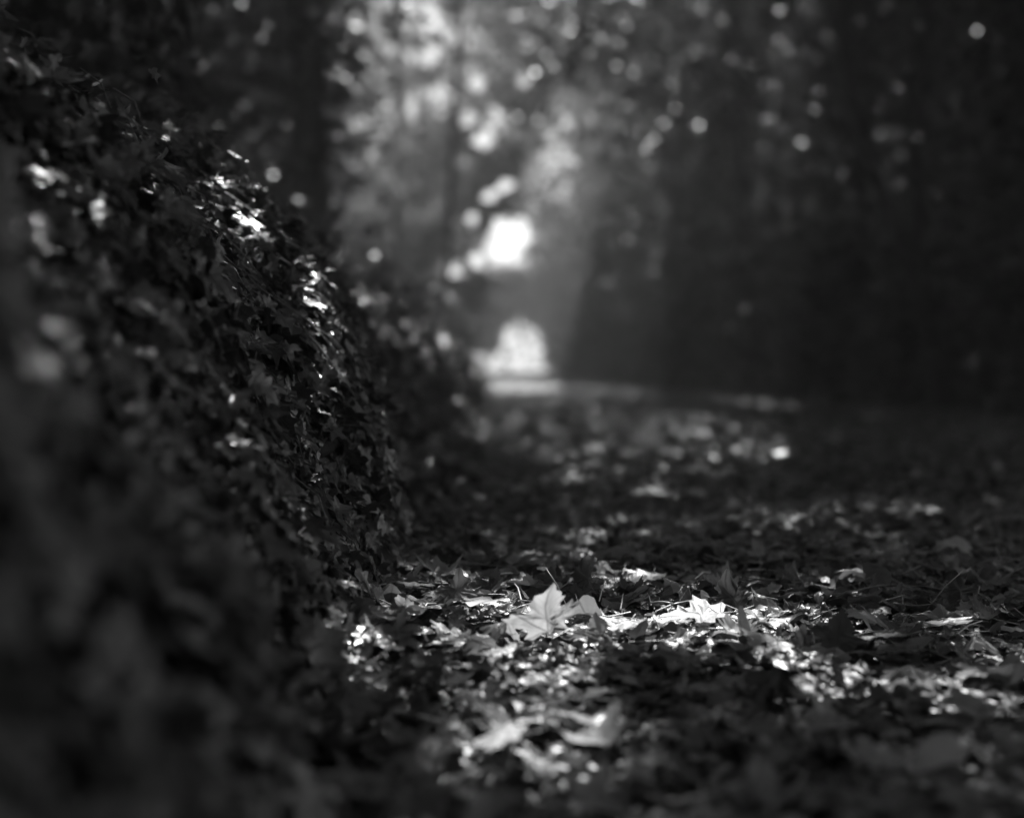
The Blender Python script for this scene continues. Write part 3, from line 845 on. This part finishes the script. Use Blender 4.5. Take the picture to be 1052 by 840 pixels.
def fallen(x, y, size, style, tone, label, yaw=None, lean=None, lift=.018, seed=None, group='fallen leaves on the path', stalk=True, narrow=1.0):
    rr = np.random.default_rng(seed if seed is not None else len(LEAVES) + 400)
    U = MAP_U.copy(); u, v = U[:, 0] * narrow, U[:, 1] - .3
    u = u * (1 + rr.normal() * .07) + .05 * np.sin(5 * v + rr.uniform(0, 6)); v = v + u * rr.normal() * .1
    p1, p2, p3 = rr.uniform(0, 6.28, 3)
    crump = .035 * np.sin(9 * u + p1) * np.sin(8 * v + p2) + .02 * np.sin(17 * u + 5 * v + p3)
    rad2 = u ** 2 + v ** 2
    if style == 'flat': w = crump + rr.normal() * .12 * v ** 2 + .12 * rr.random() * np.abs(u)
    elif style == 'curl': w = crump + (.55 + .4 * rr.random()) * rad2 + .2 * np.abs(u)
    elif style == 'dome': w = crump - .75 * rad2
    elif style == 'fold': w = crump + .5 * np.abs(u) + .1 * rad2
    elif style == 'tent': w = crump - .9 * np.abs(u)
    elif style == 'roll':
        k = 3.4; w = (1 - np.cos(k * u)) / k + crump * .5; u = np.sin(k * u) / k
    else: w = 1.9 * crump + .34 * v * np.abs(v) - .24 * np.abs(u) + .12 * np.sin(4 * u + p1) * np.abs(u)      # upright
    Q = np.stack([u, v, w], 1) * size
    stalk_pts = np.array([[0, -.3, 0], [.02, -.55, -.02], [.06, -.85, .03]]) * size
    if yaw is None: yaw = rr.uniform(0, 6.28)
    if style == 'upright':
        M = rot((0, 0, 1), yaw) @ rot((1, 0, 0), math.pi / 2 - (lean if lean is not None else .35))
    else:
        M = rot((0, 0, 1), yaw) @ rot((1, 0, 0), lean if lean is not None else rr.normal() * .14) @ rot((0, 1, 0), rr.normal() * .14)
    Q = Q @ M.T; sp = stalk_pts @ M.T
    gz = float(ground_z(x, y)) + lift
    dz = gz - np.quantile(Q[:, 2], .06)
    Q = Q + np.array([x, y, dz]); sp = sp + np.array([x, y, dz]); sp[:, 2] = np.maximum(sp[:, 2], gz - .005)
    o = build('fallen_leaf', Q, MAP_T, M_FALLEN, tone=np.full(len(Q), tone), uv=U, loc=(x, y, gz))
    if stalk:
        V, F = tube(sp, np.array([.9, .8, 1.1]) * .0011 * (size / .1), 5, 0, rr)
        build('stalk', V, tris(F), M_STALK, o)
    if label: tag(o, label, 'leaf', group)
    LEAVES.append((o, x, y, style, tone, size))
    return o


def at(px, py, lift=.03):
    return on_ground(px, py, lift)


def w2s(wpx, y): return wpx / FPX * y / 1.5     # pixels of width to leaf length unit (a leaf is 1.66 units wide)


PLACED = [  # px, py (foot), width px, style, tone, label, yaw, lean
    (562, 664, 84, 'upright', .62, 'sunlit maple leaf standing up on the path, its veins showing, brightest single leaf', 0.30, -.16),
    (752, 632, 62, 'upright', .03, 'dark peaked leaf standing like a small tent at the far edge of the sunlit patch', .5, .55),  # very low tone puts the shade on this leaf into its colour
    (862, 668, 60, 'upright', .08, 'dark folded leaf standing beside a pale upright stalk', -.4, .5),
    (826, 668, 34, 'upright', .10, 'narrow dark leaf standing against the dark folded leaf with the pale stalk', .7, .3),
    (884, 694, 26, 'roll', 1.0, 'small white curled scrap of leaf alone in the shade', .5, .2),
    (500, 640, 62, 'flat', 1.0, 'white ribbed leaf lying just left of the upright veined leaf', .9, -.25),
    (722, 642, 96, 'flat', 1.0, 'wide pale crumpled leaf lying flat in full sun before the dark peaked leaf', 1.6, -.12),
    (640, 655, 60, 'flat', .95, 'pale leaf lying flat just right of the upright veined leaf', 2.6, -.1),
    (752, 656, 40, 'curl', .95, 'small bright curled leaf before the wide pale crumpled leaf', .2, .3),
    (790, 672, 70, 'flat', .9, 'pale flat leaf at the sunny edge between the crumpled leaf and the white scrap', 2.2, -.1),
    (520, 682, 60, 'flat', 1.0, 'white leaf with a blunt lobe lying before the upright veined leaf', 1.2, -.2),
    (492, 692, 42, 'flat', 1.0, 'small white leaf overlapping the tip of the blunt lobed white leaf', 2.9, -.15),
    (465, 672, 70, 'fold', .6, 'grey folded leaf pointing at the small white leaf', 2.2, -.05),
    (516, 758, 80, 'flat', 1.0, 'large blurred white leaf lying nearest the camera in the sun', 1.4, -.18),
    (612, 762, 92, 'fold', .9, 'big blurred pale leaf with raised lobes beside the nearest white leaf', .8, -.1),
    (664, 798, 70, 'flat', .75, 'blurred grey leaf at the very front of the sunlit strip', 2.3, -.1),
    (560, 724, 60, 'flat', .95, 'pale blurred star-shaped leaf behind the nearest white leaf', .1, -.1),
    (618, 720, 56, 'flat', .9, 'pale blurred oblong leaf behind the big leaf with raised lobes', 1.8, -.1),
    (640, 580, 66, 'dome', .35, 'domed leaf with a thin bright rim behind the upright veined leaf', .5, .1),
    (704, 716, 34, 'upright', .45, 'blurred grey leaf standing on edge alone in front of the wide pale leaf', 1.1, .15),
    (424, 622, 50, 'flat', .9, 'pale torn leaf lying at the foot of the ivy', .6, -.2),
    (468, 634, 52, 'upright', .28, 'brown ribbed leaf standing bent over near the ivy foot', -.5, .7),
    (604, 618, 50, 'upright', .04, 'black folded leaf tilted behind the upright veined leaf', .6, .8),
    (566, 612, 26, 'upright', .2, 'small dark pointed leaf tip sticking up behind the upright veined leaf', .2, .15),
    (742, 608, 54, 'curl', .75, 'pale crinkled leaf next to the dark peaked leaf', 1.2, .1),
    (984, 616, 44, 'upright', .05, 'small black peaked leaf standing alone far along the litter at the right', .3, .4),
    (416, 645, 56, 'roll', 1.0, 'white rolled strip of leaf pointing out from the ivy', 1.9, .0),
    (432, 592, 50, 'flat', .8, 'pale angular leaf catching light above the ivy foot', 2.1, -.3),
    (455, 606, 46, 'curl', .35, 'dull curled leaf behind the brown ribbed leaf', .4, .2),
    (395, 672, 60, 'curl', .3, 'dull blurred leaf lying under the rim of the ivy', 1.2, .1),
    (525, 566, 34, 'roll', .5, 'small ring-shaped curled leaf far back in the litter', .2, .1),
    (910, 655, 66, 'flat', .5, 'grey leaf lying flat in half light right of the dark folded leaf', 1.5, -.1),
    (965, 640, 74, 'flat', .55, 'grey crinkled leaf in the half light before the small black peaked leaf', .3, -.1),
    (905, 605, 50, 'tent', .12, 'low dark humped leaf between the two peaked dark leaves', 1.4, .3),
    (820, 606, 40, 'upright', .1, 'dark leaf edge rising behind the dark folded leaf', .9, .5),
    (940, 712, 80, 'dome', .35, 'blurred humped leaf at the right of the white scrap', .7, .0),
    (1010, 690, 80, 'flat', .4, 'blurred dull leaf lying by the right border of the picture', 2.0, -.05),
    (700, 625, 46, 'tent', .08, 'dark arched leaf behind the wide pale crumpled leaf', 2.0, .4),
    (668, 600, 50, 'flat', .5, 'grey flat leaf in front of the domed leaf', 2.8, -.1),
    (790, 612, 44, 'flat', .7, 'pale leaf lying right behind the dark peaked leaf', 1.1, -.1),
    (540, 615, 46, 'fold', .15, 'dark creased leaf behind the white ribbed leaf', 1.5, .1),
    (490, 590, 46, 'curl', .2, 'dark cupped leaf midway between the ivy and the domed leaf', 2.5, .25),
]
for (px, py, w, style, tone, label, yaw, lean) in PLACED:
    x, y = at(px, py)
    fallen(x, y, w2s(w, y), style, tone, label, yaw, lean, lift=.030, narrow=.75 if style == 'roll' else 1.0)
marks = [(o['label'], x, y) for o, x, y, *_ in LEAVES]
LM = [(0, 'the upright veined leaf'), (1, 'the dark peaked leaf'), (2, 'the dark folded leaf with the pale stalk'), (4, 'the small white scrap'), (6, 'the wide crumpled leaf'),
      (13, 'the nearest white leaf'), (14, 'the big pale leaf with raised lobes'), (18, 'the domed bright-rimmed leaf'), (20, 'the torn leaf at the ivy foot'), (25, 'the small black peaked leaf'),
      (32, 'the crinkled leaf in half light'), (35, 'the blurred humped leaf'), (19, 'the leaf standing on edge'), (30, 'the ring-shaped leaf')]
LMP = [(n, LEAVES[i][1], LEAVES[i][2]) for i, n in LM]
used = {}
r = np.random.default_rng(21)
tries = 0
DIRW = ('right of', 'behind', 'left of', 'in front of')
STY = {'flat': 'flat', 'curl': 'cupped', 'dome': 'humped', 'fold': 'creased', 'tent': 'arched', 'upright': 'upright'}
while len(LEAVES) < 150 and tries < 4000:
    tries += 1
    px, py = r.uniform(400, 1045), r.uniform(560, 830)
    x, y = at(px, py)
    if x < float(foot_x(y)) + .03: continue
    if min(math.hypot(x - q[1], y - q[2]) for q in LEAVES) < .055: continue
    style = r.choice(['flat', 'flat', 'flat', 'flat', 'curl', 'dome', 'fold', 'tent', 'upright'])
    tone = float(np.clip(r.beta(.8, 2.0), 0, 1)); size = r.uniform(.028, .058) * (.75 if style == 'upright' else 1)
    tw = 'dark' if tone < .25 else 'dull grey' if tone < .55 else 'pale'
    sw = 'small' if size < .037 else 'broad' if size > .049 else 'middling'
    cands = sorted(LMP, key=lambda q: math.hypot(q[1] - x, q[2] - y))[:4]
    lab = None
    for n_, lx, ly in cands:
        a = math.atan2(y - ly, x - lx)
        dw = DIRW[int(((a + math.pi / 4) % (2 * math.pi)) // (math.pi / 2))]
        l_ = f'{sw} {tw} {STY[style]} leaf {dw} {n_}'
        if l_ not in used: lab = l_; break
    if lab is None: continue
    used[lab] = 1
    o = fallen(x, y, size, style, tone, lab, lift=.016 + .012 * r.random(), lean=None if style != 'upright' else r.uniform(.2, 1.0), stalk=r.random() < .6)
print('fallen leaves', len(LEAVES))

# ------------------------------------------------------------------ twigs
TW = [((385, 605), (440, 618), .05, .03, 'arched pale twig lying under the ivy at the edge of the litter'),
      ((430, 566), (480, 556), .03, .05, 'thin twig bowed over the litter where it meets the ivy'),
      ((455, 622), (453, 596), .02, .075, 'short white stick standing upright near the ivy foot'),
      ((838, 668), (832, 634), .02, .09, 'pale upright stalk leaning on the dark folded leaf'),
      ((715, 614), (716, 596), .02, .06, 'tiny pale stalk standing behind the wide crumpled leaf'),
      ((712, 660), (706, 646), .02, .05, 'short pale stalk poking up before the wide crumpled leaf'),
      ((560, 668), (660, 690), .03, .03, 'long thin grey twig lying in shade before the upright veined leaf'),
      ((470, 600), (530, 596), .03, .035, 'thin bright twig lying straight behind the white ribbed leaf'),
      ((860, 622), (960, 612), .03, .04, 'long dull twig lying in the half light behind the dark folded leaf'),
      ((900, 596), (930, 590), .03, .05, 'short twig far along the litter beside the low humped leaf'),
      ((580, 608), (640, 604), .04, .04, 'thin pale twig lying just behind the black folded leaf')]
for (a, b, za, zb_, lab) in TW:
    ax, ay = on_ground(a[0], a[1], .02)
    if abs(a[0] - b[0]) < 12:
        bx, by = ax + (b[0] - a[0]) / FPX * ay, ay + .01
        hgt = (a[1] - b[1]) / FPX * ay + .02
        P = np.array([(ax, ay, float(ground_z(ax, ay)) + .005), ((ax + bx) / 2 + .003, ay, hgt * .55), (bx, by, hgt)])
    else:
        bx, by = on_ground(b[0], b[1], .03)
        P = np.array([(ax, ay, .03 + float(ground_z(ax, ay))), ((ax + bx) / 2, (ay + by) / 2 + .02, .045 + zb_ * .4), (bx, by, .03 + float(ground_z(bx, by)))])
    t = np.linspace(0, 1, 10)[:, None]
    C = P[0] * (1 - t) ** 2 + 2 * P[1] * t * (1 - t) + P[2] * t ** 2
    rr = np.random.default_rng(int(a[0]))
    C = C + rr.normal(size=C.shape) * .0012
    V, F = tube(C, np.linspace(.0019, .0011, 10), 6, .15, rr)
    o = build('twig', V, tris(F), M_TWIG if abs(a[0] - b[0]) >= 12 else M_STALK, loc=tuple(P[0]))
    tag(o, lab, 'twig', 'twigs in the leaf litter')

# ------------------------------------------------------------------ light
w = bpy.data.worlds.new('World'); sc.world = w; w.use_nodes = True
nt = w.node_tree; nt.nodes.clear()
sky = nt.nodes.new('ShaderNodeTexSky'); sky.sky_type = 'NISHITA'; sky.sun_disc = False
sky.sun_elevation = SUN_EL; sky.sun_rotation = SUN_AZ
bw = nt.nodes.new('ShaderNodeRGBToBW'); bg = nt.nodes.new('ShaderNodeBackground'); wo = nt.nodes.new('ShaderNodeOutputWorld')
nt.links.new(sky.outputs[0], bw.inputs[0]); nt.links.new(bw.outputs[0], bg.inputs['Color']); nt.links.new(bg.outputs[0], wo.inputs['Surface'])
bg.inputs['Strength'].default_value = 0.055
sl = bpy.data.lights.new('sun', 'SUN'); sl.energy = 5.0; sl.angle = R(.5); sl.color = (1, 1, 1)
so = bpy.data.objects.new('sun', sl); COL.objects.link(so)
so.rotation_euler = Vector(-S).to_track_quat('-Z', 'Y').to_euler()
so.location = (5, 18, 20)

# ------------------------------------------------------------------ the hazy air of the wood
X0, X1, Y0, Y1, Z0, Z1 = -262, 262, -75, 310, -1.2, 22
hv = [(x, y, z) for z in (Z0, Z1) for y in (Y0, Y1) for x in (X0, X1)]
hf = [(0, 2, 3, 1), (4, 5, 7, 6), (0, 1, 5, 4), (2, 6, 7, 3), (0, 4, 6, 2), (1, 3, 7, 5)]
M_HAZE, hn, ho = nodes_of('haze')
pv = hn.nodes.new('ShaderNodeVolumePrincipled'); pv.inputs['Color'].default_value = (.9, .9, .9, 1)
pv.inputs['Density'].default_value = 0.0043; pv.inputs['Anisotropy'].default_value = 0.35
hn.links.new(pv.outputs[0], ho.inputs['Volume'])
o = build('haze', hv, hf, M_HAZE, smooth=False); tag(o, 'thin pale haze filling the air of the wood', kind='stuff')

# ------------------------------------------------------------------ camera
cd = bpy.data.cameras.new('camera'); cam = bpy.data.objects.new('camera', cd); COL.objects.link(cam)
cam.location = tuple(CAM); cam.rotation_euler = (math.pi / 2 - PITCH, 0, 0)
cd.sensor_width = 36; cd.lens = FPX / 1052 * 36; cd.clip_start = .02; cd.clip_end = 3000
cd.dof.use_dof = True; cd.dof.focus_distance = 2.10; cd.dof.aperture_fstop = 2.0; cd.dof.aperture_blades = 0
sc.camera = cam

sc.view_settings.view_transform = 'Standard'; sc.view_settings.look = 'None'
sc.view_settings.gamma = 1; sc.view_settings.use_curve_mapping = False
sc.view_settings.exposure = 1.3
sc.render.engine = 'CYCLES'
cy = sc.cycles
cy.use_denoising = True
cy.max_bounces = 6; cy.volume_bounces = 1; cy.diffuse_bounces = 4; cy.glossy_bounces = 2; cy.transmission_bounces = 4; cy.transparent_max_bounces = 4
cy.caustics_reflective = False; cy.caustics_refractive = False
cy.sample_clamp_indirect = 4.0
